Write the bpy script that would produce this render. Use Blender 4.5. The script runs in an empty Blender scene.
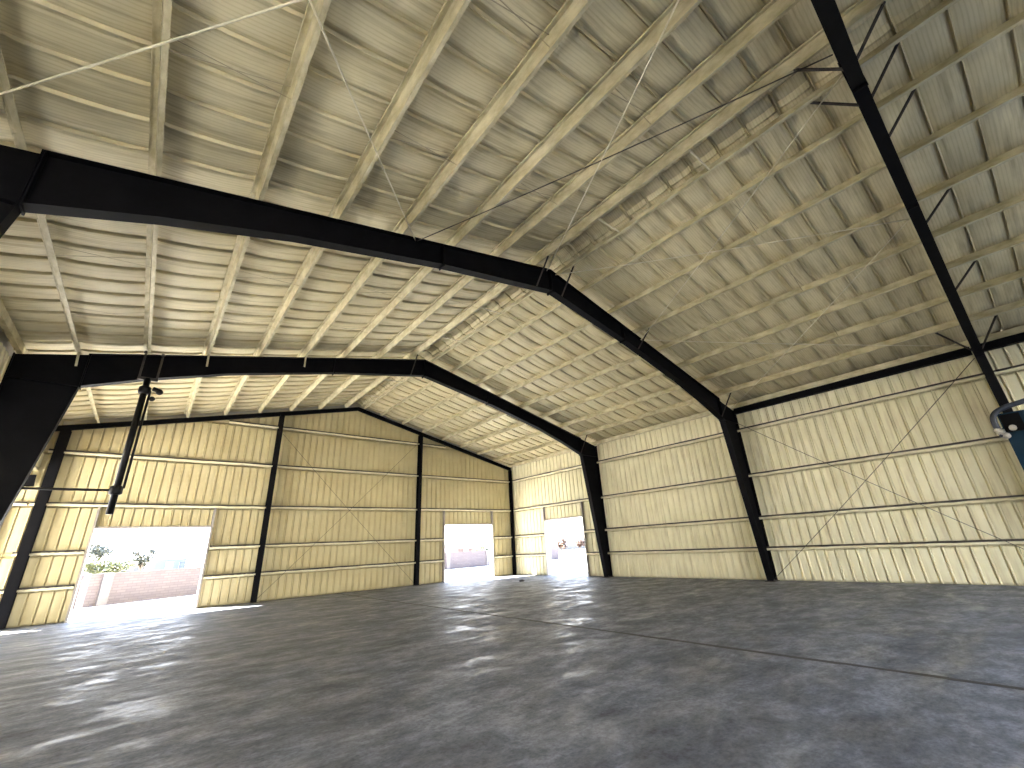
import bpy, math, random
from mathutils import Vector, Matrix
random.seed(7)
SC = bpy.context.scene
COL = SC.collection

# ------------------------------------------------------------------ dimensions (metres)
W, L = 21.95, 22.47          # inside face of the right frames / of the far end columns
XA = 11.135                  # ridge
ZE, ZR = 6.713, 9.325        # top of the frames at the eave and the ridge
F1, F2, F0, FB = 7.17, 14.85, -0.25, -7.8
PUR = 0.24                   # purlin depth
SH = 0.20                    # depth of the girts outside the columns
GZ = [7.71, 5.83, 3.94, 2.29, 1.155]      # girt heights
BAYS = [(FB, F0, 'behind the camera side frame'), (F0, F1, ''), (F1, F2, ''), (F2, L, '')]

def ztop(x):
    x = max(-8, min(W, x))
    return ZE + (ZR-ZE)*(x/XA if x < XA else (W-x)/(W-XA))

# ------------------------------------------------------------------ materials
def new_mat(name):
    m = bpy.data.materials.new(name); m.use_nodes = True
    nt = m.node_tree; nt.nodes.clear()
    out = nt.nodes.new('ShaderNodeOutputMaterial')
    b = nt.nodes.new('ShaderNodeBsdfPrincipled')
    nt.links.new(b.outputs[0], out.inputs[0])
    return m, nt, b

def noise_mat(name, c1, c2, scale=3.0, rough=0.6, detail=6, stretch=(1,1,1), bump=0.0, bscale=40, metallic=0, lo=.35, hi=.65, spec=.5, rough2=None):
    m, nt, b = new_mat(name)
    N = nt.nodes.new; K = nt.links.new
    tc = N('ShaderNodeTexCoord'); mp = N('ShaderNodeMapping'); mp.inputs['Scale'].default_value = stretch
    K(tc.outputs['Object'], mp.inputs[0])
    n = N('ShaderNodeTexNoise'); n.inputs['Scale'].default_value = scale; n.inputs['Detail'].default_value = detail
    n.inputs['Roughness'].default_value = .62
    K(mp.outputs[0], n.inputs['Vector'])
    r = N('ShaderNodeValToRGB'); r.color_ramp.elements[0].position = lo; r.color_ramp.elements[1].position = hi
    r.color_ramp.elements[0].color = (*c1, 1); r.color_ramp.elements[1].color = (*c2, 1)
    K(n.outputs['Fac'], r.inputs[0]); K(r.outputs[0], b.inputs['Base Color'])
    b.inputs['Roughness'].default_value = rough; b.inputs['Metallic'].default_value = metallic
    b.inputs['Specular IOR Level'].default_value = spec
    if rough2 is not None:
        mr = N('ShaderNodeMapRange'); mr.inputs[1].default_value = lo; mr.inputs[2].default_value = hi
        mr.inputs[3].default_value = rough; mr.inputs[4].default_value = rough2
        K(n.outputs['Fac'], mr.inputs[0]); K(mr.outputs[0], b.inputs['Roughness'])
    if bump:
        n2 = N('ShaderNodeTexNoise'); n2.inputs['Scale'].default_value = bscale; n2.inputs['Detail'].default_value = 5
        K(mp.outputs[0], n2.inputs['Vector'])
        bp = N('ShaderNodeBump'); bp.inputs['Strength'].default_value = bump; bp.inputs['Distance'].default_value = .02
        K(n2.outputs['Fac'], bp.inputs['Height']); K(bp.outputs[0], b.inputs['Normal'])
    return m

def blanket_mat(name, c1, c2, wrinkle_axis, freq, strength, stain=(.30,.25,.14), lines=0):
    """dusty reinforced insulation facing: soft mottling, fine wrinkles running along the panels"""
    m, nt, b = new_mat(name)
    N = nt.nodes.new; K = nt.links.new
    tc = N('ShaderNodeTexCoord')
    n = N('ShaderNodeTexNoise'); n.inputs['Scale'].default_value = .9; n.inputs['Detail'].default_value = 7; n.inputs['Roughness'].default_value = .6
    K(tc.outputs['Object'], n.inputs['Vector'])
    r = N('ShaderNodeValToRGB'); r.color_ramp.elements[0].position = .35; r.color_ramp.elements[1].position = .68
    r.color_ramp.elements[0].color = (*c1, 1); r.color_ramp.elements[1].color = (*c2, 1)
    K(n.outputs['Fac'], r.inputs[0])
    # dust streaks
    mp = N('ShaderNodeMapping')
    sc = [1.2, 1.2, 1.2]
    for k in range(3): sc[k] = 9 if k == wrinkle_axis else .8
    mp.inputs['Scale'].default_value = sc
    K(tc.outputs['Object'], mp.inputs[0])
    n3 = N('ShaderNodeTexNoise'); n3.inputs['Scale'].default_value = 1.1; n3.inputs['Detail'].default_value = 6
    K(mp.outputs[0], n3.inputs['Vector'])
    r3 = N('ShaderNodeValToRGB'); r3.color_ramp.elements[0].position = .28; r3.color_ramp.elements[1].position = .5
    r3.color_ramp.elements[0].color = (.8,.8,.8,1); r3.color_ramp.elements[1].color = (0,0,0,1)
    K(n3.outputs['Fac'], r3.inputs[0])
    mx = N('ShaderNodeMixRGB'); mx.inputs[2].default_value = (*stain, 1)
    K(r3.outputs[0], mx.inputs[0]); K(r.outputs[0], mx.inputs[1]); K(mx.outputs[0], b.inputs['Base Color'])
    if lines:
        wv = N('ShaderNodeTexWave'); wv.bands_direction = 'XYZ'[wrinkle_axis]; wv.inputs['Scale'].default_value = lines
        wv.inputs['Distortion'].default_value = 1.6; wv.inputs['Detail'].default_value = 2; wv.inputs['Detail Scale'].default_value = .4
        K(tc.outputs['Object'], wv.inputs['Vector'])
        rw = N('ShaderNodeValToRGB'); rw.color_ramp.elements[0].position = 0; rw.color_ramp.elements[0].color = (.80,.78,.74,1)
        rw.color_ramp.elements[1].position = .45; rw.color_ramp.elements[1].color = (1,1,1,1); K(wv.outputs['Fac'], rw.inputs[0])
        ml = N('ShaderNodeMixRGB'); ml.blend_type = 'MULTIPLY'; ml.inputs[0].default_value = .55
        K(mx.outputs[0], ml.inputs[1]); K(rw.outputs[0], ml.inputs[2]); K(ml.outputs[0], b.inputs['Base Color'])
    b.inputs['Roughness'].default_value = .55
    b.inputs['Specular IOR Level'].default_value = .3
    mp2 = N('ShaderNodeMapping')
    sc = [.35, .35, .35]; sc[wrinkle_axis] = freq
    mp2.inputs['Scale'].default_value = sc; K(tc.outputs['Object'], mp2.inputs[0])
    n2 = N('ShaderNodeTexNoise'); n2.inputs['Scale'].default_value = 1.6; n2.inputs['Detail'].default_value = 3
    K(mp2.outputs[0], n2.inputs['Vector'])
    bp = N('ShaderNodeBump'); bp.inputs['Strength'].default_value = strength; bp.inputs['Distance'].default_value = .008
    K(n2.outputs['Fac'], bp.inputs['Height']); K(bp.outputs[0], b.inputs['Normal'])
    return m

M = {}
M['roof'] = blanket_mat('dusty_tan_insulation', (.62,.54,.33), (.74,.66,.43), 1, 30, .5, (.42,.35,.20), lines=5.5)
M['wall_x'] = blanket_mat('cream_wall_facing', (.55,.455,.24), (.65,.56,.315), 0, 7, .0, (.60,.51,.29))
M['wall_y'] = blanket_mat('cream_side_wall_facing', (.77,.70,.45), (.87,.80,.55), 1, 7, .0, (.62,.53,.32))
M['purlin'] = noise_mat('dusty_tan_steel', (.42,.36,.20), (.68,.61,.40), 2.2, .55, stretch=(2,1,2), bump=.15)
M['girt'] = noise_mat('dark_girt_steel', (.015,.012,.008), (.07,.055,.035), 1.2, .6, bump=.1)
M['strip'] = noise_mat('cream_cover_strip', (.70,.62,.38), (.86,.78,.54), 2.5, .5)
M['black'] = noise_mat('black_painted_steel', (.0022,.002,.0022), (.005,.0045,.005), 3, .6, bump=.05, spec=.08)
M['blackp'] = noise_mat('black_pipe', (.004,.0035,.0035), (.012,.010,.009), 6, .45, bump=.05, spec=.2)
M['rust'] = noise_mat('dusty_black_steel', (.012,.010,.009), (.06,.045,.03), 5, .6, bump=.1)
M['rod'] = noise_mat('dark_rod', (.05,.042,.028), (.12,.10,.07), 4, .5)
M['wire'] = noise_mat('pale_rod', (.60,.54,.38), (.80,.73,.55), 4, .4)
M['strap'] = noise_mat('dusty_strap', (.30,.25,.16), (.50,.43,.28), 4, .6)
M['jamb'] = noise_mat('door_trim_steel', (.30,.26,.22), (.40,.35,.29), 2, .45)
M['skin'] = noise_mat('outer_metal_sheet', (.55,.52,.45), (.62,.58,.5), 1.5, .4)
M['blue'] = noise_mat('blue_painted_steel', (.003,.020,.04), (.004,.032,.06), 5, .5, bump=.05, spec=.15)
M['hose'] = noise_mat('grey_hose', (.018,.022,.032), (.035,.042,.06), 8, .45)
M['white'] = noise_mat('white_plastic', (.40,.37,.32), (.52,.48,.42), 20, .5, bump=.4, bscale=60)
M['bark'] = noise_mat('bark', (0.0400,0.0300,0.0200), (0.0800,0.0600,0.0400), 8, .8)
M['leafg'] = noise_mat('green_leaves', (0.0200,0.0275,0.0075), (0.0400,0.0500,0.0150), 4, .6)
M['leafy'] = noise_mat('yellow_green_leaves', (0.0400,0.0450,0.0100), (0.0700,0.0725,0.0200), 4, .6)
M['leafd'] = noise_mat('dull_green_leaves', (.020,.022,.011), (.040,.040,.022), 4, .6)
M['leafr'] = noise_mat('rusty_leaves', (0.0500,0.0250,0.0150), (0.0800,0.0450,0.0250), 4, .6)
M['bwhite'] = noise_mat('stucco', (.060,.058,.054), (.072,.070,.066), 1, .7)
M['bblue'] = noise_mat('pale_blue_metal', (.018,.028,.034), (.024,.036,.042), 1, .5)
M['bbrown'] = noise_mat('brown_shed_wall', (0.0300,0.0175,0.0150), (0.0450,0.0250,0.0225), 2, .7)
M['dblue'] = noise_mat('dark_blue_paint', (0.0050,0.0150,0.0350), (0.0075,0.0200,0.0450), 3, .4)
M['lilac'] = noise_mat('lilac_grey_paint', (.35,.32,.42), (.42,.40,.50), 3, .6)

# concrete floor: dark, mottled, partly polished
def floor_mat():
    m, nt, b = new_mat('worn_concrete')
    N = nt.nodes.new; K = nt.links.new
    tc = N('ShaderNodeTexCoord')
    def noise(s, d, st=(1,1,1), rg=.6, dist=0):
        mp = N('ShaderNodeMapping'); mp.inputs['Scale'].default_value = st; K(tc.outputs['Object'], mp.inputs[0])
        n = N('ShaderNodeTexNoise'); n.inputs['Scale'].default_value = s; n.inputs['Detail'].default_value = d
        n.inputs['Roughness'].default_value = rg; n.inputs['Distortion'].default_value = dist
        K(mp.outputs[0], n.inputs['Vector']); return n
    a = noise(.55, 9, (1,1.7,1), .68, .3); c = noise(2.2, 10, (1,1.5,1), .78, .2)
    r = N('ShaderNodeValToRGB'); e = r.color_ramp.elements
    e[0].position = .34; e[0].color = (.046,.046,.050,1); e[1].position = .66; e[1].color = (.33,.34,.38,1)
    ee = r.color_ramp.elements.new(.5); ee.color = (.140,.145,.164,1)
    mix = N('ShaderNodeMixRGB'); mix.inputs[0].default_value = .6
    K(a.outputs['Fac'], mix.inputs[1]); K(c.outputs['Fac'], mix.inputs[2]); K(mix.outputs[0], r.inputs[0])
    v = noise(22, 4, (1,1,1), .6)
    rv = N('ShaderNodeValToRGB'); rv.color_ramp.elements[0].position = .30; rv.color_ramp.elements[0].color = (.5,.5,.5,1)
    rv.color_ramp.elements[1].position = .55; rv.color_ramp.elements[1].color = (1,1,1,1)
    K(v.outputs['Fac'], rv.inputs[0])
    mu = N('ShaderNodeMixRGB'); mu.blend_type = 'MULTIPLY'; mu.inputs[0].default_value = .7
    K(r.outputs[0], mu.inputs[1]); K(rv.outputs[0], mu.inputs[2]); K(mu.outputs[0], b.inputs['Base Color'])
    mr = N('ShaderNodeMapRange'); mr.inputs[1].default_value = .38; mr.inputs[2].default_value = .60
    mr.inputs[3].default_value = .33; mr.inputs[4].default_value = .85
    d = noise(.9, 10, (1,2.0,1), .78, .3); K(d.outputs['Fac'], mr.inputs[0]); K(mr.outputs[0], b.inputs['Roughness'])
    b.inputs['Specular IOR Level'].default_value = .34
    bp = N('ShaderNodeBump'); bp.inputs['Strength'].default_value = .5; bp.inputs['Distance'].default_value = .0035
    n5 = noise(9, 8, (1,1.3,1), .75, .2); K(n5.outputs['Fac'], bp.inputs['Height']); K(bp.outputs[0], b.inputs['Normal'])
    return m
M['floor'] = floor_mat()
M['joint'] = noise_mat('joint_filler', (.018,.015,.012), (.05,.04,.035), 12, .7)
M['low_bounce_ground'] = noise_mat('low_bounce_ground', (.03,.03,.032), (.06,.06,.06), 3, .8)
M['ground'] = noise_mat('pale_concrete_yard', (.62,.60,.57), (.72,.70,.66), .3, .8)

def block_mat():
    m, nt, b = new_mat('slump_block')
    N = nt.nodes.new; K = nt.links.new
    tc = N('ShaderNodeTexCoord'); mp = N('ShaderNodeMapping')
    mp.inputs['Rotation'].default_value = (math.radians(90), 0, 0)
    K(tc.outputs['Object'], mp.inputs[0])
    br = N('ShaderNodeTexBrick'); br.inputs['Scale'].default_value = 1
    br.inputs['Color1'].default_value = (.046,.036,.040,1); br.inputs['Color2'].default_value = (.058,.046,.050,1)
    br.inputs['Mortar'].default_value = (.034,.027,.030,1); br.inputs['Brick Width'].default_value = .42
    br.inputs['Row Height'].default_value = .13; br.inputs['Mortar Size'].default_value = .012
    K(mp.outputs[0], br.inputs['Vector']); K(br.outputs['Color'], b.inputs['Base Color'])
    b.inputs['Roughness'].default_value = .85
    return m
M['pil'] = noise_mat('pale_block', (0.0750,0.0650,0.0675), (0.0900,0.0800,0.0825), 4, .8)
M['block'] = block_mat()

# ------------------------------------------------------------------ geometry helpers
class MB:
    def __init__(s): s.v = []; s.f = []; s.sm = []
    def add(s, vs, fs, smooth=False):
        o = len(s.v); s.v += [tuple(v) for v in vs]
        s.f += [tuple(i+o for i in f) for f in fs]; s.sm += [smooth]*len(fs); return s
    def box(s, x0, x1, y0, y1, z0, z1):
        return s.hexa([(x0,y0,z0),(x1,y0,z0),(x1,y1,z0),(x0,y1,z0),(x0,y0,z1),(x1,y0,z1),(x1,y1,z1),(x0,y1,z1)])
    def hexa(s, p):
        return s.add(p, [(0,3,2,1),(4,5,6,7),(0,1,5,4),(1,2,6,5),(2,3,7,6),(3,0,4,7)])
    def bar(s, a, b, w, h, up=(0,0,1)):
        """rectangular bar from a to b; w sideways, h along up"""
        a = Vector(a); b = Vector(b); d = (b-a).normalized(); up = Vector(up)
        side = d.cross(up)
        if side.length < 1e-4: side = d.cross(Vector((1,0,0)))
        side.normalize(); u = side.cross(d).normalized()
        p = []
        for c in (a, b):
            for i, j in ((-1,-1),(1,-1),(1,1),(-1,1)):
                p.append(c + side*(i*w/2) + u*(j*h/2))
        return s.add(p, [(0,3,2,1),(4,5,6,7),(0,1,5,4),(1,2,6,5),(2,3,7,6),(3,0,4,7)])
    def extrude(s, a, b, prof, up=(0,0,1), caps=True):
        """closed profile (side, up) extruded from a to b"""
        a = Vector(a); b = Vector(b); d = (b-a).normalized(); up = Vector(up)
        side = d.cross(up).normalized(); u = side.cross(d).normalized(); n = len(prof)
        p = [c + side*q[0] + u*q[1] for c in (a, b) for q in prof]
        fs = [(i, (i+1) % n, n+(i+1) % n, n+i) for i in range(n)]
        if caps: fs += [tuple(range(n))[::-1], tuple(range(n, 2*n))]
        return s.add(p, fs)
    def tube(s, pts, r, n=8, radii=None, caps=True):
        pts = [Vector(p) for p in pts]; m = len(pts); ring = []
        ref = None
        for i, p in enumerate(pts):
            d = (pts[min(i+1, m-1)] - pts[max(i-1, 0)]).normalized()
            if ref is None:
                ref = d.orthogonal().normalized()
            else:
                ref = (ref - d*ref.dot(d)).normalized()
            q = d.cross(ref); rr = radii[i] if radii else r
            ring += [p + (ref*math.cos(t) + q*math.sin(t))*rr for t in [2*math.pi*k/n for k in range(n)]]
        fs = [(i*n+k, i*n+(k+1) % n, (i+1)*n+(k+1) % n, (i+1)*n+k) for i in range(m-1) for k in range(n)]
        s.add(ring, fs, True)
        if caps:
            o = len(s.v) - m*n
            s.f += [tuple(o+k for k in range(n))[::-1], tuple(o+(m-1)*n+k for k in range(n))]; s.sm += [False, False]
        return s
    def ball(s, c, r, seg=10, rings=6, sz=1, jit=0):
        c = Vector(c); vs = []
        for i in range(rings+1):
            th = math.pi*i/rings
            for k in range(seg):
                ph = 2*math.pi*k/seg; q = r*(1+random.uniform(-jit, jit))
                vs.append(c + Vector((q*math.sin(th)*math.cos(ph), q*math.sin(th)*math.sin(ph), q*sz*math.cos(th))))
        return s.add(vs, [(i*seg+k, i*seg+(k+1) % seg, (i+1)*seg+(k+1) % seg, (i+1)*seg+k) for i in range(rings) for k in range(seg)], True)
    def build(s, name, mat, parent=None, loc=None, sharp=None):
        me = bpy.data.meshes.new(name)
        off = Vector(loc) if loc is not None else Vector((0,0,0))
        me.from_pydata([tuple(Vector(v)-off) for v in s.v], [], s.f)
        me.polygons.foreach_set('use_smooth', s.sm)
        me.materials.append(M[mat] if isinstance(mat, str) else mat)
        me.update()
        if sharp: me.set_sharp_from_angle(angle=math.radians(sharp))
        o = bpy.data.objects.new(name, me); COL.objects.link(o)
        if parent is not None:
            o.parent = parent
            o.location = off - parent.location
        else:
            o.location = off
        return o

def tag(o, label=None, cat=None, group=None, kind=None):
    if label: o['label'] = label
    if cat: o['category'] = cat
    if group: o['group'] = group
    if kind: o['kind'] = kind
    return o
def empty(name, loc):
    o = bpy.data.objects.new(name, None); COL.objects.link(o); o.location = loc; o.empty_display_size = .2
    return o
def struct(o, label=None): return tag(o, label, None, None, 'structure')

# ------------------------------------------------------------------ setting: ground, floor
o = struct(MB().box(-120, 160, FB-.6, 220, -.35, -.06).build('ground', 'ground'), 'bright white sunlit yard outside the door openings')
struct(MB().box(-120, 160, -90, FB-.6, -.35, -.06).build('ground', 'low_bounce_ground'), 'unseen dark ground added behind the camera to cut bounced light')  # out of view, added dark so less light bounces up to the ceiling
o = struct(MB().box(-.35, 10.95-.02, FB-.2, L+.3, -.3, 0).box(10.95+.02, W+.35, FB-.2, L+.3, -.3, 0).build('floor', 'floor'), 'dark mottled worn concrete floor slab with a slight sheen')
j = MB()
pts = []
y = FB
while y < L+.25:
    y2 = min(y+.35, L+.28); j.box(10.95-.035-random.uniform(0,.03), 10.95+.035+random.uniform(0,.03), y, y2, -.05, .0015); y = y2
struct(j.build('trim_1', 'joint'), 'dark straight control joint running along the slab to the far wall')
struct(MB().box(-4.6, -.36, F0, L+.3, -.3, -.01).build('floor', 'floor'), 'concrete slab under the side lean-to')

# ------------------------------------------------------------------ wall facing with ribs between girts
def lin(a, b, n): return [a+(b-a)*i/n for i in range(n+1)]
def rib_profile(u0, u1, step=.305, extra=()):
    us = []
    n = int(round((u1-u0)/step)); st = (u1-u0)/n
    for i in range(n):
        a = u0+i*st
        for t, dd in ((0,.0),(.010,.04),(.040,.04),(.046,-.045),(.068,-.045),(.078,.004),(.16,.014),(.25,.010)):
            us.append((a+t*st/.305, dd))
    us.append((u1, 0))
    for e in extra: us.append((e, .0))
    us.sort(); return us
def wall_mesh(u0, u1, zt, P, N, holes, step=.305, zmin=0.0, zlevels=None, skin=.14, top_extra=0):
    """P(u,z) point on sheet plane, N inward normal, zt(u) top of sheet; holes [(ua,ub,za,zb)]"""
    ex = [h[0] for h in holes]+[h[1] for h in holes]
    us = rib_profile(u0, u1, step, ex)
    lv = sorted(set([zmin]+[g for g in (zlevels or GZ) if g > zmin+.1]))
    top = max(zt(u) for u, _ in us)
    zs = []
    lv2 = lv+[top] if top > lv[-1]+.05 else lv
    for a, b in zip(lv2[:-1], lv2[1:]):
        for t, fct in ((0,-1.6),(.04,.1),(.09,1),((b-a)/2,1.2),(b-a-.16,1),(b-a-.12,.1),(b-a-.08,-1.6)):
            if 0 <= t < b-a: zs.append((a+t, fct))
    zs.append((top, 0))
    for h in holes:
        for z in h[2:4]:
            if z > zmin: zs.append((z, 1))
    zs.sort()
    mb = MB(); N = Vector(N); nz = len(zs)
    vs = []
    for u, dd in us:
        for z, fc in zs:
            zz = min(z, zt(u))
            bulge = .03*fc
            k = random.uniform(.93, 1.07)
            vs.append(P(u, zz)+N*((dd*k if fc > 0 else dd*.3)+bulge))
    fs = []
    def inhole(uc, zc): return any(h[0] < uc < h[1] and h[2] < zc < h[3] for h in holes)
    for i in range(len(us)-1):
        if us[i+1][0]-us[i][0] < 1e-6: continue
        uc = (us[i][0]+us[i+1][0])/2
        for k in range(nz-1):
            if zs[k][0] >= zt(uc)-1e-4 or zs[k+1][0]-zs[k][0] < 1e-6: continue
            if inhole(uc, (zs[k][0]+zs[k+1][0])/2): continue
            a = i*nz+k; fs.append((a, a+nz, a+nz+1, a+1))
    mb.add(vs, fs, True)
    # outer metal skin (real thickness)
    gu = sorted(set([u0, u1]+ex+[u for u in lin(u0, u1, 24)])); gz = sorted(set([zmin, top]+[z for h in holes for z in h[2:4] if z > zmin]+lin(zmin, top, 10)))
    vs = []
    for u in gu:
        for z in gz: vs.append(P(u, min(z, zt(u)+(top_extra if zt(u) <= z+.02 or z >= top-1e-6 else 0)))-N*skin)
    fs = []
    for i in range(len(gu)-1):
        for k in range(len(gz)-1):
            uc = (gu[i]+gu[i+1])/2; zc = (gz[k]+gz[k+1])/2
            if gz[k] >= zt(uc)-1e-4 or inhole(uc, zc): continue
            a = i*len(gz)+k; fs.append((a, a+len(gz), a+len(gz)+1, a+1))
    mb.add(vs, fs)
    return mb

D1 = (1.85, 5.42, 0, 3.06); D2 = (16.80, 20.26, 0, 3.04); D3 = (16.36, 19.42, 0, 3.03)
YS, XS = L+SH, W+SH-.05
roofclear = .10
# far end wall, with the lean-to's lower end wall running on to the left
DL = (-4.1, -.55, 0, 3.06)
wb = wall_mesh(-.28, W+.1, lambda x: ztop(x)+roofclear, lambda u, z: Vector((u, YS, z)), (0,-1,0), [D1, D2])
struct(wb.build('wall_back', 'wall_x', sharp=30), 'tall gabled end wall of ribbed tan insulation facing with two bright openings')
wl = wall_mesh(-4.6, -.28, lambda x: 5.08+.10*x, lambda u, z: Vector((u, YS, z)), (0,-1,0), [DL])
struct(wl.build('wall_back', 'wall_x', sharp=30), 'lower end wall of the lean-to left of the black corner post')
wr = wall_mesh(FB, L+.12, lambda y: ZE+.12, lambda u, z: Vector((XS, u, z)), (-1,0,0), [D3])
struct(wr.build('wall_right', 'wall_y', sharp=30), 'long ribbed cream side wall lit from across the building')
# left side: only the band above the lean-to is closed
wlf = wall_mesh(F0-.3, L+SH+.08, lambda y: ZE+.12, lambda u, z: Vector((-SH+.05, u, z)), (1,0,0), [], zmin=5.15, zlevels=[5.15, 5.83])
struct(wlf.build('wall_left', 'wall_y', sharp=30), 'narrow ribbed band of wall above the open side bays')
lw = wall_mesh(F0-.3, 13.6, lambda y: 4.5, lambda u, z: Vector((-4.75, u, z)), (1,0,0), [])  # unseen wall, added to darken the ceiling of the near bays
struct(lw.build('wall_left', 'wall_y', sharp=30), 'unseen outer wall added to shut daylight out of the near lean-to')
bw = wall_mesh(FB, F0-.32, lambda y: ZE+.12, lambda u, z: Vector((-SH+.05, u, z)), (1,0,0), [])  # unseen wall, added to block sun from the floor behind the camera
struct(bw.build('wall_left', 'wall_y', sharp=30), 'unseen side wall added behind the camera to keep the sun out')
# gable behind the camera: closed above an added opening that lets sky light in
wf = wall_mesh(-.1, W+.1, lambda x: ztop(x)+roofclear, lambda u, z: Vector((u, FB-.3, z)), (0,1,0), [(2.5,21.0,0,6.3)])
struct(wf.build('wall_front', 'wall_x', sharp=30), 'gabled end wall behind the camera')

# ------------------------------------------------------------------ roof: insulation blanket sagging between purlins, pinched at every seam
PL = [1.059+1.345*k for k in range(8)]
PR = [11.50]+[12.485+1.345*k for k in range(7)]
def roof_side(xs, x_out, x_in):
    """xs: purlin positions; grid across the slope from x_out (eave) to x_in (ridge)"""
    sp = sorted(xs+[x_out, x_in])
    S = []
    for a, b in zip(sp[:-1], sp[1:]):
        for t in (0, .06, .2, .4, .6, .8, .94): S.append((a+(b-a)*t, 4*t*(1-t)))
    S.append((sp[-1], 0))
    T = []
    y = FB-.4; k = 0; seam0 = .26-.6*math.ceil((.26-(FB-.4))/.6)
    y = seam0
    prof = ((0,0,.065),(.012,0,.065),(.016,0,-.06),(.044,0,-.06),(.048,.1,0),(.08,.5,0),(.16,.85,0),(.30,1.0,0),(.45,.85,0),(.54,.5,0),(.586,.1,0),(.592,0,.05))
    while y < L+.2:
        for t, h, fo in prof: T.append((y+t, h, fo))
        y += .6
    T = [(min(max(t, FB-.4), L+.25), h, fo) for t, h, fo in T]
    mb = MB(); vs = []
    for yv, h, fo in T:
        for xv, sg in S:
            base = ztop(xv)+PUR+.08+(.10 if abs(xv-XA+.15) < .42 else 0)
            sag = .04*h*(.25+.75*sg**.5) + fo*(.5+.5*min(1,sg*3))
            sag += .035*sg + random.uniform(-.003, .003)*sg
            vs.append((xv, yv, base-sag))
    n = len(S); fs = []
    for i in range(len(T)-1):
        if T[i+1][0]-T[i][0] < 1e-6: continue
        for q in range(n-1):
            a = i*n+q; fs.append((a, a+1, a+n+1, a+n))
    mb.add(vs, fs, True)
    # outer metal deck
    a, b = x_out, x_in
    mb.add([(a,FB-.5,ztop(a)+PUR+.20),(b,FB-.5,ztop(b)+PUR+.20),(b,L+.35,ztop(b)+PUR+.20),(a,L+.35,ztop(a)+PUR+.20)], [(0,1,2,3)])
    return mb
def struct_roof():
    struct(roof_side(PL, -.25, XA).build('ceiling', 'roof', sharp=30), 'left slope of the roof lined with quilted tan insulation')
    struct(roof_side(PR, W+.25, XA).build('ceiling', 'roof', sharp=30), 'right slope of the roof lined with quilted tan insulation')
struct_roof()
# closure between wall tops and roof
mb = MB()
for yy in (L+SH+.10, FB-.46):
    for a, b in ((-.3, XA), (XA, W+.3)):
        za, zb = ztop(max(a,0)), ztop(min(b,W))
        mb.hexa([(a,yy,za-.3),(b,yy,zb-.3),(b,yy+.05,zb-.3),(a,yy+.05,za-.3),(a,yy,za+.44),(b,yy,zb+.44),(b,yy+.05,zb+.44),(a,yy+.05,za+.44)])
for xx in (-.22, W+.14): mb.box(xx, xx+.08, FB-.4, L+.3, ZE-.05, ZE+.33)
struct(mb.build('trim_2', 'skin'))

# ------------------------------------------------------------------ purlins (Z sections), one per bay and line
def zprof(h, fl, t=.012, lip=.02, flip=1):
    f = flip
    p = [(-fl*f, 0), (0, 0), (0, h-t), (fl*f, h-t), (fl*f, h-lip), ((fl+t)*f, h-lip), ((fl+t)*f, h), (-t*f, h), (-t*f, t), ((-fl+t)*f, t), ((-fl+t)*f, lip), (-fl*f, lip)]
    return p if f > 0 else p[::-1]
ORD = ['first','second','third','fourth','fifth','sixth','seventh','eighth']
BAYN = ['past the nearest frame', 'in the bay overhead', 'in the middle bay', 'in the end wall bay']
def purlin(x, y0, y1, side, label, grp):
    nrm = Vector((-(ZR-ZE)/XA if x < XA else (ZR-ZE)/(W-XA), 0, 1)).normalized()
    z = ztop(x)
    mb = MB(); pr = zprof(PUR, .065, flip=(-1 if side == 'left' else 1), t=.014, lip=.03)
    mb.extrude((x, y0+.004, z+.002), (x, y1-.004, z+.002), pr, up=nrm)
    o = mb.build('roof_purlin', 'purlin', None, (x, (y0+y1)/2, z))
    return tag(o, label, 'purlin', grp)
for bi, (y0, y1, _) in enumerate(BAYS):
    if bi == 3: y1 = L+.12
    for side, xs in (('left', PL[::-1]), ('right', PR)):
        for k, x in enumerate(xs):
            purlin(x, y0, y1, side, f'tan roof purlin, {ORD[k]} from the ridge, {side} slope, {BAYN[bi]}', f'purlins of the {side} roof slope')

# bridging straps: crossed thin rods between neighbouring purlins
def bridging(y, xs, side, bi, wh):
    t = empty('purlin_bridging', (xs[0], y, ztop(xs[0])))
    for a, b in list(zip(xs[:-1], xs[1:]))[bi % 2::2]:
        m1 = MB()
        m1.bar((a, y, ztop(a)+PUR-.03), (b, y+.05, ztop(b)+.03), .014, .004)
        m1.bar((a, y+.05, ztop(a)+.03), (b, y, ztop(b)+PUR-.03), .014, .004)
        m1.build('strap', 'strap', t)
    return tag(t, f'crossed straps bridging {side} slope purlins {BAYN[bi]}, {wh}', 'purlin bridging', 'crossed straps between the purlins')
for bi, (y0, y1, _) in enumerate(BAYS):
    for fr, wh in ((.35, 'farther row'), (.68, 'row toward the end wall')):
        yy = y0+(y1-y0)*fr
        if yy < -3.5: continue
        bridging(yy, PL, 'left', bi, wh); bridging(yy, PR, 'right', bi, wh)
        mb = MB()
        mb.bar((PL[-1], yy, ztop(PL[-1])+.04), (PR[0], yy, ztop(PR[0])+.04), .03, .03)
        tag(mb.build('ridge_strap', 'wire', None, (XA, yy, ZR)), f'pale strap tying the ridge purlins {BAYN[bi]}, {wh}', 'ridge strap', 'straps across the ridge')

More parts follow.
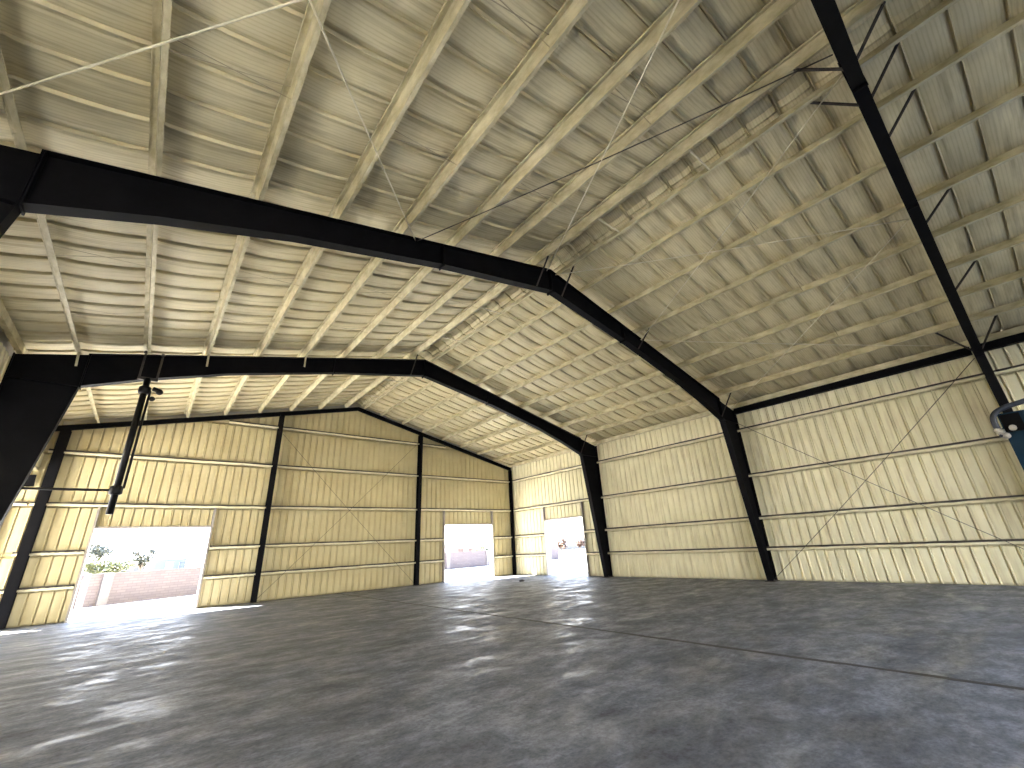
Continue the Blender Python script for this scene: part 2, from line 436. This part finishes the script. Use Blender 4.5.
# eave beam and eave struts
def eave(x, y0, y1, s, label, mat='purlin', h=.2, grp='eave struts', z=None):
    mb = MB(); z = z if z else ztop(x)
    mb.box(min(x, x+.09*s), max(x, x+.09*s), y0, y1, z, z+.012).box(min(x, x+.012*s), max(x, x+.012*s), y0, y1, z+.013, z+h-.013).box(min(x, x+.09*s), max(x, x+.09*s), y0, y1, z+h-.012, z+h)
    return tag(mb.build('eave_strut', mat, None, (x, (y0+y1)/2, z)), label, 'eave strut', grp)
for bi, (y0, y1, _) in enumerate(BAYS):
    yy1 = L+.1 if bi == 3 else y1-.01
    eave(W-.12, y0+.01, yy1, 1, f'tan channel strut along the right eave {BAYN[bi]}')
    eave(.12, y0+.01, yy1, -1, f'tan channel strut along the left eave {BAYN[bi]}')
for (a, b, w) in ((F0+.12, F1-.12, 'between the two nearest frames'), (FB+.12, F0-.12, 'beyond the nearest frame')):
    mb = MB(); z0, z1 = 6.47, 6.70; x0 = W-.16
    mb.box(x0-.09, x0+.09, a, b, z1-.014, z1).box(x0-.008, x0+.008, a, b, z0+.0145, z1-.0145).box(x0-.09, x0+.09, a, b, z0, z0+.014)
    tag(mb.build('eave_beam', 'black', None, (x0, (a+b)/2, z0)), f'black steel beam along the top of the right wall {w}', 'eave beam')

# ------------------------------------------------------------------ rigid frames
def depth(x):
    q = x if x < XA else (W-x)*XA/(W-XA)
    P = [(0, 1.05), (1.3, .92), (2.6, .74), (4.4, .60), (7.5, .58), (XA, .74)]
    for (a, da), (b, db) in zip(P[:-1], P[1:]):
        if q <= b: return da+(db-da)*(q-a)/(b-a)
    return P[-1][1]
TF, TW, FW = .014, .010, .21
def isection(mb, a_out, a_in, b_out, b_in, y, fw=FW):
    """I-section segment in a plane y=const between outer line a_out-b_out and inner line a_in-b_in"""
    ao, ai, bo, bi = [Vector((p[0], y, p[1])) for p in (a_out, a_in, b_out, b_in)]
    Y = Vector((0,1,0)); hw = fw/2
    for (p, q, inw) in ((ao, bo, (ai-ao).normalized()), (ai, bi, (ao-ai).normalized())):
        t = inw*TF
        mb.hexa([p-Y*hw, q-Y*hw, q+Y*hw, p+Y*hw, p-Y*hw+t, q-Y*hw+t, q+Y*hw+t, p+Y*hw+t])
    w = Y*TW/2
    mb.hexa([ao-w, bo-w, bi-w, ai-w, ao+w, bo+w, bi+w, ai+w])
def frame(y, label, fw=FW, brace_sides=(), clips=()):
    t = empty('steel_frame', (XA, y, 0))
    KB = 1.28   # inner knee offset
    for side in (-1, 1):
        X = (lambda q: q) if side < 0 else (lambda q: W-q)
        # column
        zk = ztop(X(KB))-depth(X(KB))
        mb = MB()
        ai = lambda z: .42+(KB-.42)*z/zk
        isection(mb, (X(0), 0.02), (X(ai(0)), 0.02), (X(0), zk), (X(KB), zk), y, fw)
        isection(mb, (X(0), zk), (X(KB), zk), (X(0), ztop(X(0))-.003), (X(KB), ztop(X(KB))-.003), y, fw)
        mb.bar((X(0), y, zk), (X(KB), y, zk), fw*.95, TF)
        mb.build('column', 'black', t)
        b = MB(); b.box(min(X(-.03), X(.52)), max(X(-.03), X(.52)), y-.16, y+.16, .001, .024)
        for bx in (.1, .34):
            for by in (-.12, .12): b.tube([(X(bx), y+by, .02), (X(bx), y+by, .09)], .014, 6)
        b.build('base_plate', 'rust', t)
        # rafter
        mb = MB(); qs = [KB+.004, 2.6, 4.4, 6, 7.5, 9.2, XA if side < 0 else W-XA]
        for a, c in zip(qs[:-1], qs[1:]):
            xa, xc = X(a), X(c)
            isection(mb, (xa, ztop(xa)-.003), (xa, ztop(xa)-depth(xa)), (xc, ztop(xc)-.003), (xc, ztop(xc)-depth(xc)), y, fw)
        mb.build('rafter', 'black', t)
        # splice plates
        for q in (KB+.02, 7.5):
            sp = MB()
            xx = X(q); sp.box(xx-.012, xx+.012, y-fw*.505, y+fw*.505, ztop(xx)-depth(xx)-.05, ztop(xx)-.02)
            sp.build('splice_plate', 'black', t)
    sp = MB().box(XA-.02, XA+.02, y-fw*.56, y+fw*.56, ZR-depth(XA)-.06, ZR-.02); sp.build('ridge_plate', 'black', t)
    for (x, s) in brace_sides:
        mb = MB()
        zl = ztop(x)-depth(x)+.03
        mb.bar((x+.06, y+s*.05, zl), (x+.04, y+s*.66, ztop(x)+.05), .05, .006).bar((x+.06, y+s*.05, zl+.02), (x+.04, y+s*.66, ztop(x)+.07), .006, .05)
        mb.build('flange_brace', 'rust', t)
    for x in clips:
        MB().bar((x+.05, y-.115, ztop(x)-.36), (x+.03, y-.20, ztop(x)+.02), .05, .008).build('purlin_clip', 'purlin', t)
    return tag(t, label, 'steel frame', 'black rigid frames across the building')
fr0 = frame(F0, 'nearest black steel rigid frame, sweeping from top right down the right wall', .19,
      [(10.47,-1),(11.50,-1),(12.485,-1),(15.175,-1),(17.865,-1),(20.555,-1),(10.47,1),(11.50,1),(20.555,1),(7.8,-1),(7.8,1)])
fr1 = frame(F1, 'middle black steel rigid frame, its thick beam crossing the upper left of the picture', .22,
      [(10.47,-1),(11.50,-1),(15.175,-1),(20.555,-1),(15.175,1),(18.0,1),(5.09,1),(7.8,1)])
fr2 = frame(F2, 'far black steel rigid frame standing one bay before the end wall', .22,
      [(10.47,-1),(20.555,-1)], [1.059, 3.749, 6.439])
frB = frame(FB, 'black steel rigid frame behind the camera', .19)

# end wall rafter and posts
t = empty('end_wall_frame', (XA, L-.1, 0))
for side in (-1, 1):
    X = (lambda q: q) if side < 0 else (lambda q: W-q)
    h = XA if side < 0 else W-XA
    mb = MB(); isection(mb, (X(0), ztop(X(0))-.003), (X(0), ztop(X(0))-.2), (X(h), ZR-.003), (X(h), ZR-.2), L-.1, .13)
    mb.build('rafter', 'black', t)
tag(t, 'thin black rafter following the slope of the gable end wall', 'end wall rafter')
def post(x, w, d, label):
    zt = ztop(x)-.22
    y = L-.02
    mb = MB(); 
    mb.box(x-w/2, x+w/2, y-d, y-d+.012, .02, zt).box(x-.006, x+.006, y-d+.013, y-.013, .02, zt).box(x-w/2, x+w/2, y-.012, y, .02, zt)
    t = empty('end_wall_post', (x, y-d/2, 0))
    mb.build('post_shaft', 'black', t)
    MB().box(x-w/2-.04, x+w/2+.04, y-d-.04, y+.02, .001, .02).build('base_plate', 'rust', t)
    MB().box(x-w*.42, x+w*.42, y-d+.02, y-.02, zt, zt+.06).build('cap_plate', 'black', t)
    return tag(t, label, 'steel post', 'black posts of the end wall')
post(.30, .28, .26, 'wide black corner post left of the large end wall opening')
post(7.42, .20, .26, 'black end wall post just right of the large left opening')
post(14.98, .20, .26, 'black end wall post just left of the smaller end wall opening')
post(W-.12, .15, .2, 'slim black corner post where the end wall meets the right wall')

# ------------------------------------------------------------------ girts
def zone_split(a, b, cuts):
    segs = [(a, b)]
    for c0, c1 in cuts:
        n = []
        for s0, s1 in segs:
            if c1 <= s0 or c0 >= s1: n.append((s0, s1)); continue
            if c0 > s0: n.append((s0, c0))
            if c1 < s1: n.append((c1, s1))
        segs = n
    return [s for s in segs if s[1]-s[0] > .12]
GN = {0:'topmost', 1:'second from the top', 2:'third from the top', 3:'second from the floor', 4:'lowest'}
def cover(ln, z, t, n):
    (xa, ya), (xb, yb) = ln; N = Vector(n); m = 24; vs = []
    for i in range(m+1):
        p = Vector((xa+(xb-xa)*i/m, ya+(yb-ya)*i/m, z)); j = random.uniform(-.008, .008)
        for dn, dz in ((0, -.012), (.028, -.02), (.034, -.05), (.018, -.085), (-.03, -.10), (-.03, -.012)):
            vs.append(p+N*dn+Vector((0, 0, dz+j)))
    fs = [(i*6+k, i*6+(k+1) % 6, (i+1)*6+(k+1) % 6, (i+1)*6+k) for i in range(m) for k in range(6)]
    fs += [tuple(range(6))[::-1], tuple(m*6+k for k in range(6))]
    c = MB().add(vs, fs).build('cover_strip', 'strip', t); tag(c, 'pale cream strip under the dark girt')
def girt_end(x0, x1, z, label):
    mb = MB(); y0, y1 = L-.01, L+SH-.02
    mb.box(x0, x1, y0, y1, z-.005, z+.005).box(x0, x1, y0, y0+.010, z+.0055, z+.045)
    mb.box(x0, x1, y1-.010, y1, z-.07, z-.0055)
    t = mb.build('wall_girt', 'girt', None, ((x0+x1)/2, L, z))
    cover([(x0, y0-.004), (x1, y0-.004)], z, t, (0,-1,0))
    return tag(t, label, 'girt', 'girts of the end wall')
def xlim(z):
    # where the gable is tall enough
    a = 0.0; 
    if z > ZE: a = (z+.25-ZE)/(ZR-ZE)*XA
    return a, W-(a*(W-XA)/XA)
segn = {}
for gi, z in enumerate(GZ):
    a, b = xlim(z); a = max(a, -.05)
    cuts = [(.12,.12)]
    pts = [a, .30, 7.42, 14.98, b]
    segs = []
    for p, q in ((a, 7.42), (7.42, 14.98), (14.98, b)):
        cc = []
        if gi >= 3: cc = [(D1[0]-.09, D1[1]+.09), (D2[0]-.09, D2[1]+.09)]
        segs += zone_split(p+.002, q-.002, cc)
    for s0, s1 in segs:
        m = (s0+s1)/2
        if m < 1.85: pos = 'between the corner post and the large opening'
        elif m < 7.42: pos = 'between the large opening and the next post' if gi >= 3 else 'in the left third above the large opening'
        elif m < 14.98: pos = 'in the middle third'
        elif gi < 3: pos = 'in the right third above the small opening'
        elif m < 18: pos = 'left of the small opening'
        else: pos = 'between the small opening and the corner'
        girt_end(s0, s1, z, f'tan end wall girt, {GN[gi]}, {pos}')
for gi, z in ((2, 3.94), (3, 2.29), (4, 1.155)):
    mb = 0
    if gi == 2: girt_end(-4.2, -.06, z, 'tan girt above the opening of the lean-to end wall')
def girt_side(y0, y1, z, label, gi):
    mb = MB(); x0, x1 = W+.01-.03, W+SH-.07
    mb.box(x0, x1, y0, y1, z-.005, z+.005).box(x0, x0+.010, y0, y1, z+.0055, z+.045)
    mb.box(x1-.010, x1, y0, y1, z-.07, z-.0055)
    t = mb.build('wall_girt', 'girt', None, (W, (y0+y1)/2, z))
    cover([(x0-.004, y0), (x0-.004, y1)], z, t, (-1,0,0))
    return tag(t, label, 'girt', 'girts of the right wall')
for bi, (y0, y1, _) in enumerate(BAYS):
    if bi == 3: y1 = L-.12
    for gi in (1, 2, 3, 4):
        cc = [(D3[0]-.09, D3[1]+.09)] if gi >= 3 else []
        for s0, s1 in zone_split(y0+.002, y1-.002, cc):
            m = (s0+s1)/2
            pos = BAYN[bi] if bi < 3 or gi < 3 else ('between the far frame and the side opening' if m < 18 else 'between the side opening and the corner')
            girt_side(s0, s1, GZ[gi], f'tan right wall girt, {["","top one","second down","third down","lowest"][gi]}, {pos}', gi)

# ------------------------------------------------------------------ openings: jambs, header, panel above
def door_end(n, D, zc, label):
    x0, x1, _, zt = D
    t = empty(f'door_{n}', ((x0+x1)/2, L, 0)); struct(t, label)
    j = 0
    for x, s in ((x0, -1), (x1, 1)):
        mb = MB(); mb.box(min(x, x+s*.07), max(x, x+s*.07), L-.02, L+SH+.15, 0.001, zc-.012)
        mb.build('jamb', 'jamb', t)
    mb = MB(); mb.box(x0, x1, L-.0, L+SH+.15, zt, zt+.07); mb.build('header', 'jamb', t)
door_end(1, D1, GZ[2], 'large bright doorway on the left of the end wall')
door_end(2, D2, GZ[2], 'smaller bright doorway near the corner of the end wall')
t = empty('door_3', (W, (D3[0]+D3[1])/2, 0)); struct(t, 'bright doorway in the right wall beside the far frame')
for y, s in ((D3[0], -1), (D3[1], 1)):
    MB().box(W-.03, W+SH+.12, min(y, y+s*.07), max(y, y+s*.07), .001, GZ[2]-.012).build('jamb', 'jamb', t)
MB().box(W-.02, W+SH+.12, D3[0], D3[1], D3[3], D3[3]+.07).build('header', 'jamb', t)
t = empty('door_4', (-3, L, 0)); struct(t, 'doorway at the end of the lean-to')
MB().box(DL[1], DL[1]+.07, L-.02, L+SH+.15, .001, GZ[2]-.012).build('jamb', 'jamb', t)
MB().box(DL[0]-.07, DL[0], L-.02, L+SH+.15, .001, GZ[2]-.012).build('jamb', 'jamb', t)
MB().box(DL[0], DL[1], L, L+SH+.15, DL[3], DL[3]+.07).build('header', 'jamb', t)

# ------------------------------------------------------------------ bracing rods
def rod(a, b, label, mat='rod', r=.013, grp=None, cat='brace rod'):
    mb = MB(); a = Vector(a); b = Vector(b)
    mid = [(a+(b-a)*t)+Vector((0,0,-.05*4*t*(1-t))) for t in lin(0, 1, 8)]
    mb.tube(mid, r, 6)
    return tag(mb.build('brace_rod', mat, None, tuple((a+b)/2)), label, cat, grp)
zr = lambda x: ztop(x)-.10
rod((.25, F1-.12, zr(.25)), (6.75, F0+.12, zr(6.75)), 'pale roof brace rod at top left rising from the left eave to the nearest frame', 'wire')
rod((.6, F0+.12, zr(.6)), (6.75, F1-.12, zr(6.75)), 'pale roof brace rod crossing down left of the middle frame, lower left slope', 'wire')
rod((6.8, F0+.12, zr(6.8)), (10.95, F1-.12, zr(10.95)), 'pale roof brace rod slanting to the ridge of the middle frame', 'wire')
rod((6.8, F1-.12, zr(6.8)), (10.7, F0+.12, zr(10.7)), 'dark thin roof brace rod running from the middle frame to the ridge above', 'rod')
rod((11.3, F1-.12, zr(11.3)), (15.4, F0+.12, zr(15.4)), 'thin roof brace rod from the middle frame ridge over the right slope', 'wire')
rod((11.3, F0+.12, zr(11.3)), (15.4, F1-.12, zr(15.4)), 'thin roof brace rod dropping from the nearest frame ridge to the right slope', 'wire')
rod((15.4, F0+.12, zr(15.4)), (21.6, F1-.12, zr(21.6)), 'pale roof brace rod ending at the right eave of the middle frame', 'wire')
rod((15.4, F1-.12, zr(15.4)), (21.6, F0+.12, zr(21.6)), 'thin roof brace rod ending at the right eave of the nearest frame', 'wire')
rod((W-.10, F1-.10, .12), (W-.10, F0+.12, 6.35), 'dark right wall brace rod rising toward the nearest frame', 'rod', .010)
rod((W-.13, F1-.10, 6.1), (W-.13, F0+.12, .35), 'dark right wall brace rod falling toward the blue lift', 'rod', .010)
rod((7.6, L-.09, 7.35), (14.85, L-.09, .15), 'thin end wall brace rod falling to the right between the two posts', 'rod', .008)
rod((7.55, L-.12, .15), (14.85, L-.12, 7.7), 'thin end wall brace rod rising to the right between the two posts', 'rod', .008)

# ------------------------------------------------------------------ hanging pipe post at the far frame
hp = empty('hanging_pipe', (2.6, F2, 6.9))
x, y = 2.56, F2-.16
mb = MB().tube([(x, y, 2.92), (x, y, 6.55)], .075, 12)
mb.tube([(x+.13, y-.02, 3.55), (x+.12, y-.02, 6.2)], .028, 8)
mb.build('pipe', 'blackp', hp)
for z in (3.5, 6.2): MB().tube([(x, y, z-.11), (x, y, z-.08), (x, y, z+.08), (x, y, z+.11)], .12, 12, radii=[.10,.135,.135,.10]).build('coupling', 'blackp', hp)
mb = MB()
mb.tube([(x+.16, y, 6.28), (x+.30, y, 6.24)], .06, 8).ball((x+.32, y-.02, 6.2), .085)
mb.ball((x+.2, y-.02, 5.98), .07)
mb.build('valve', 'blackp', hp)
mb = MB()
for s in (-1, 1):
    mb.bar((x+s*.19, y-.01, 6.52), (x+s*.19, y-.01, 7.34), .05, .02, up=(0,1,0))
    mb.ball((x+s*.19, y-.03, 7.30), .05)
mb.box(x-.22, x+.22, y-.03, y+.03, 6.50, 6.58)
mb.build('clamp', 'rust', hp)
mb = MB().tube([(x-.1, y, 3.5), (.45, F2+.15, 3.52)], .030, 8)
mb.build('side_bar', 'blackp', hp)
tag(hp, 'black pipe hanging from the far frame beam with a thin bar to the left column', 'hanging pipe')

# ------------------------------------------------------------------ blue mast with hoses at the right edge
dist = 3.4
def cam_pt(dx, dz, d): return Vector((3.356+dx*d, 0, 1.696+dz*d))
lift = empty('blue_mast_lift', (3.356+1.56*dist/1.5, -.02, 0))
bx = 3.356+dist*1.0; by = -.02
s = dist/1.53
px = lambda vx, vy, vz: Vector((3.356+vx*s, vy*s, 1.696+vz*s))
top = px(1.53, -.022, .235)
mb = MB()
mb.box(top.x-.06, top.x+.06, top.y-.085, top.y+.045, .03, top.z)
mb.box(top.x-.065, top.x+.065, top.y-.22, top.y-.13, .03, top.z-.06)
mb.build('mast', 'blue', lift)
MB().box(top.x-.075, top.x-.061, top.y-.03, top.y+.04, top.z-.10, top.z-.01).tube([(top.x-.076, top.y-.06, top.z-.05), (top.x-.10, top.y-.06, top.z-.05)], .022, 12).build('bracket', 'black', lift)
MB().tube([(top.x-.076, top.y+.012, top.z-.085), (top.x-.105, top.y+.012, top.z-.085)], .014, 12).build('knob', 'white', lift)
mb = MB()
for z in (.4, 1.0, 1.6, top.z-.12): mb.box(top.x-.03, top.x+.03, top.y-.24, top.y+.05, z, z+.05)
mb.build('cross_tie', 'blue', lift)
mb = MB().box(top.x-.35, top.x+.5, top.y-.6, top.y+.12, .001, .03)
mb.build('base_plate', 'blue', lift)
def arc(cx, cy, cz, r, a0, a1, n, drift=0):
    return [Vector((cx+drift*i/n, cy+r*math.cos(a0+(a1-a0)*i/n), cz+r*math.sin(a0+(a1-a0)*i/n))) for i in range(n+1)]
mb = MB()
hz = top.z+.0
path = [Vector((top.x-.08, top.y+.055, hz-.12)), Vector((top.x-.08, top.y+.065, hz-.06)), Vector((top.x-.08, top.y+.055, hz-.005)), Vector((top.x-.07, top.y+.01, hz+.025)), Vector((top.x-.05, top.y-.07, hz+.045)), Vector((top.x-.02, top.y-.2, hz+.085)), Vector((top.x, top.y-.45, hz+.13))]
def smooth(p, n=5):
    out = []
    for i in range(len(p)-1):
        p0, p1, p2, p3 = p[max(i-1,0)], p[i], p[i+1], p[min(i+2, len(p)-1)]
        for k in range(n):
            t = k/n; out.append(.5*((2*p1)+(p2-p0)*t+(2*p0-5*p1+4*p2-p3)*t*t+(3*p1-p0-3*p2+p3)*t*t*t))
    return out+[p[-1]]
mb.tube(smooth(path), .0125, 10).build('hose', 'hose', lift)
mb = MB().tube(smooth([p+Vector((.045, -.03, -.045)) for p in path]), .010, 10); mb.build('hose', 'hose', lift)
mb = MB().ball((top.x-.085, top.y+.058, hz-.095), .017, jit=.2).ball((top.x-.085, top.y+.070, hz-.085), .012, jit=.2).ball((top.x-.085, top.y+.045, hz-.118), .015, jit=.2)
mb.build('white_fitting', 'white', lift)
tag(lift, 'blue upright mast with looped grey hoses at the right edge of the picture', 'lift')

# ------------------------------------------------------------------ lean-to on the left; unseen near bays added to keep sun off the floor
mb = MB()
zl = lambda x: 4.92+x*.10
for i in range(14):
    pass
N_ = 60
vs = []; ys = lin(F0-.2, L+.3, 120)
for yv in ys:
    k = ys.index(yv) % 2
    for xv in lin(-4.6, -.1, 6): vs.append((xv, yv, zl(xv)+.2-(.03 if k else 0)))
fs = [(i*7+q, i*7+q+1, (i+1)*7+q+1, (i+1)*7+q) for i in range(120) for q in range(6)]
mb.add(vs, fs)
mb.add([(-4.6,F0-.2,zl(-4.6)+.25),(-.1,F0-.2,zl(-.1)+.25),(-.1,L+.3,zl(-.1)+.25),(-4.6,L+.3,zl(-4.6)+.25)], [(0,1,2,3)])
struct(mb.build('ceiling', 'roof'), 'lower lean-to roof beyond the left columns')
for k, xv in enumerate((-1.1, -2.3, -3.5)):
    m2 = MB().extrude((xv, F0, zl(xv)), (xv, L+.1, zl(xv)), zprof(.17, .06), up=(0,0,1))
    tag(m2.build('roof_purlin', 'purlin', None, (xv, 10, zl(xv))), f'tan purlin of the low side lean-to roof, {ORD[k]} out from the main columns', 'purlin', 'purlins of the side lean-to')
for k, yy in enumerate((F0, F1, F2, L-.12)):
    m2 = MB(); xe = -.03
    m2.extrude((xe, yy, zl(xe)-.42), (-4.3, yy, zl(-4.3)-.32), [(-.07,0),(.07,0),(.07,.012),(.005,.012),(.005,.388),(.07,.388),(.07,.4),(-.07,.4),(-.07,.388),(-.005,.388),(-.005,.012),(-.07,.012)])
    t = empty('lean_to_frame', (-2.3, yy, 0)); m2.build('beam', 'black', t)
    MB().box(-4.45, -4.25, yy-.1, yy+.1, 0, zl(-4.3)).build('column', 'black', t)
    tag(t, f'black lean-to beam left of the {["nearest frame", "middle frame", "far frame", "end wall corner post"][k]}', 'lean-to frame', 'lean-to frames')

# small lump of debris on the floor
tag(MB().ball((18.55, 17.83, .04), .13, 9, 5, .4, .3).build('debris_lump', 'rust'), 'small dark lump of debris on the floor in front of the far corner', 'debris')

# ------------------------------------------------------------------ outside
def fence(p, q, h, label):
    p = Vector(p); q = Vector(q); d = (q-p); n = d.length; ang = math.atan2(d.y, d.x)
    t = empty('block_fence', (p.x, p.y, -.06)); t.rotation_euler = (0, 0, ang)
    def put(mb, name, mat):
        o = mb.build(name, mat); o.parent = t; return o
    put(MB().box(0, n, -.1, .1, 0, h), 'block_panel', 'block')
    put(MB().box(0, n, -.13, .13, h, h+.08), 'cap', 'block')
    k = 0.5
    while k < n:
        m = MB().box(k, k+.42, -.2, .2, 0, h+.1); put(m, 'pilaster', 'pil'); k += 5.2
    return tag(t, label, 'block fence')
fence((-26, 20), (1.4, 30.55), 1.4, 'pinkish block fence outside, stretch left of the large doorway')
fence((1.62, 30.65), (9.4, 35.05), 1.4, 'pinkish block fence seen through the large left doorway')
fence((9.7, 35.1), (43, 39.4), 1.4, 'pale block fence seen through the doorway near the corner')

def tree(x, y, h, r, mat, label, density=260, leaf=.16, trunk=True, cat='tree', flat=1.0):
    t = empty('tree' if cat == 'tree' else 'bush', (x, y, -.06))
    mb = MB()
    stems = 5 if not trunk else 1
    cz = h-r*flat
    tips = []
    if trunk:
        mb.tube([(x,y,-.05),(x+.05,y,h*.35),(x-.05,y+.05,h*.62)], .1, 7, radii=[.14,.10,.07])
    for k in range(9):
        a = random.uniform(0, 6.28); rr = r*random.uniform(.5,.95)
        e = Vector((x+rr*math.cos(a), y+rr*math.sin(a), cz+r*flat*random.uniform(-.3,.85)))
        b0 = Vector((x, y, h*.5 if trunk else 0))
        mb.tube([b0, (b0+e)/2+Vector((0,0,.1)), e], .03, 5, radii=[.05,.03,.012]); tips.append(e)
    mb.build('trunk', 'bark', t)
    lf = MB()
    for k in range(density):
        c = random.choice(tips) if random.random() < .65 else Vector((x, y, cz))
        while True:
            v = Vector((random.uniform(-1,1), random.uniform(-1,1), random.uniform(-1,1)))
            if v.length < 1: break
        c = c+Vector((v.x*r*.55, v.y*r*.55, v.z*r*.5*flat))
        if c.z < .05: c.z = .1
        a = Vector((random.uniform(-1,1), random.uniform(-1,1), random.uniform(-1,1))).normalized()*leaf
        bb = a.orthogonal().normalized()*leaf*.45
        lf.add([c-a, c+bb, c+a, c-bb], [(0,1,2,3)])
    lf.build('crown', mat, t)
    return tag(t, label, cat)
def along(pxv, y):  # helper direction table: ratio x/y measured from the camera
    return 3.356+pxv*y
tree(along(-.053, 44), 44, 3.5, .75, 'leafd', 'tall sparse tree behind the fence at the left of the large doorway', 420, .16)
tree(along(-.037, 38), 38, 2.15, .95, 'leafy', 'rounded yellow-green bush behind the fence in the large doorway', 1300, .12, False, 'bush', .6)
tree(along(.005, 42), 42, 2.7, .6, 'leafd', 'greyish tree beside the pale blue building in the large doorway', 420, .15)
def house(name, x0, x1, y0, y1, h, rh, mat, label, cat='building'):
    t = empty(name, ((x0+x1)/2, (y0+y1)/2, 0))
    MB().box(x0, x1, y0, y1, -.06, h).build('walls', mat, t)
    m = MB(); e = .4
    m.add([(x0-e,y0-e,h),(x1+e,y0-e,h),(x1+e,y1+e,h),(x0-e,y1+e,h),(x0-e,(y0+y1)/2,h+rh),(x1+e,(y0+y1)/2,h+rh)],
          [(0,1,5,4),(2,3,4,5),(0,4,3),(1,2,5),(0,3,2,1)])
    m.build('roof', 'bwhite', t)
    m = MB(); n = max(1, int((x1-x0)/3.5))
    for k in range(n):
        xx = x0+(x1-x0)*(k+.5)/n; m2 = MB().box(xx-.5, xx+.5, y0-.05, y0, 1.0, 2.1); m2.build('window', 'lilac', t)
    return tag(t, label, cat)
house('white_house', -3.6, 4.4, 108, 114, 2.1, .6, 'bwhite', 'low white house behind the bush seen through the large doorway')
house('metal_building', 5.3, 9.9, 100, 106, 2.5, .5, 'bblue', 'pale blue metal building behind the fence at the right of the large doorway')
t = empty('pipe_rack', (6, 37.6, 0))
for xx in (5.5, 6.5): MB().box(xx-.03, xx+.03, 37.5, 37.6, -.06, 1.8).build('upright', 'dblue', t)
for zz in (1.5, 1.74): MB().box(5.45, 6.9, 37.48, 37.62, zz, zz+.05).build('rail', 'dblue', t)
tag(t, 'dark blue steel rack above the fence at the right of the large doorway', 'rack')
house('brown_shed', 54.4, 58.3, 80, 84, 1.75, .1, 'bbrown', 'low brown shed behind the fence in the small end doorway', 'shed')
tree(along(.702, 60), 60, 1.75, .8, 'leafy', 'yellow-green shrub right of the brown shed in the small end doorway', 900, .18, False, 'bush', .6)
tree(along(.733, 60), 60, 1.85, .8, 'leafg', 'green shrub at the right side of the small end doorway', 400, .12, False, 'bush', .6)
house('white_house', 60, 74, 110, 116, 2.6, .8, 'bwhite', 'faint white house far behind the small end doorway')
tree(along(1.02, 50), 50, 2.3, .8, 'leafr', 'rusty brown tree seen through the side doorway', 700, .2)
tree(along(1.11, 50), 50, 2.1, .7, 'leafr', 'orange tinted tree at the right of the side doorway', 700, .2)
house('pale_house', 92, 112, 90, 98, 2.6, .9, 'bwhite', 'pale house far behind the trees of the side doorway')

# ------------------------------------------------------------------ light
sun = bpy.data.lights.new('sun', 'SUN'); sun.energy = 62.0; sun.angle = math.radians(.6); sun.color = (1, .97, .92)
so = bpy.data.objects.new('sun', sun); COL.objects.link(so); so.location = (0, 60, 40)
so.rotation_euler = Vector((1.68, -1.52, -2.08)).to_track_quat('-Z', 'Y').to_euler()
w = bpy.data.worlds.new('sky'); SC.world = w; w.use_nodes = True
nt = w.node_tree; nt.nodes.clear()
out = nt.nodes.new('ShaderNodeOutputWorld'); bg = nt.nodes.new('ShaderNodeBackground')
tc = nt.nodes.new('ShaderNodeTexCoord'); sp = nt.nodes.new('ShaderNodeSeparateXYZ'); rp = nt.nodes.new('ShaderNodeValToRGB')
nt.links.new(tc.outputs['Generated'], sp.inputs[0]); nt.links.new(sp.outputs['Z'], rp.inputs[0])
rp.color_ramp.elements[0].position = 0; rp.color_ramp.elements[0].color = (1, 1, 1, 1)
rp.color_ramp.elements[1].position = .7; rp.color_ramp.elements[1].color = (.42, .62, 1, 1)
nt.links.new(rp.outputs[0], bg.inputs[0]); bg.inputs[1].default_value = 4.5
nt.links.new(bg.outputs[0], out.inputs[0])

# ------------------------------------------------------------------ camera
yaw, pitch, roll, fpx = .7067, .3691, -.0526, 418.58
cy, sy = math.cos(yaw), math.sin(yaw); cp, sp_ = math.cos(pitch), math.sin(pitch); cr, sr = math.cos(roll), math.sin(roll)
f0 = Vector((sy, cy, 0)); r0 = Vector((cy, -sy, 0)); u0 = Vector((0,0,1))
fw = f0*cp+u0*sp_; up = -f0*sp_+u0*cp
rr = r0*cr+up*sr; uu = -r0*sr+up*cr
cam = bpy.data.cameras.new('camera'); cam.sensor_width = 36; cam.sensor_fit = 'HORIZONTAL'; cam.lens = fpx*36/1024
cam.clip_start = .05; cam.clip_end = 500
co = bpy.data.objects.new('camera', cam); COL.objects.link(co)
m = Matrix(((rr.x, uu.x, -fw.x, 3.356), (rr.y, uu.y, -fw.y, 0), (rr.z, uu.z, -fw.z, 1.696), (0,0,0,1)))
co.matrix_world = m
SC.camera = co

SC.view_settings.view_transform = 'Standard'; SC.view_settings.look = 'None'
SC.view_settings.gamma = 1; SC.view_settings.exposure = 1.4; SC.view_settings.use_curve_mapping = False
SC.cycles.max_bounces = 12; SC.cycles.diffuse_bounces = 8; SC.cycles.glossy_bounces = 4
SC.cycles.use_denoising = True
SC.cycles.caustics_reflective = False; SC.cycles.caustics_refractive = False
SC.cycles.sample_clamp_indirect = 8
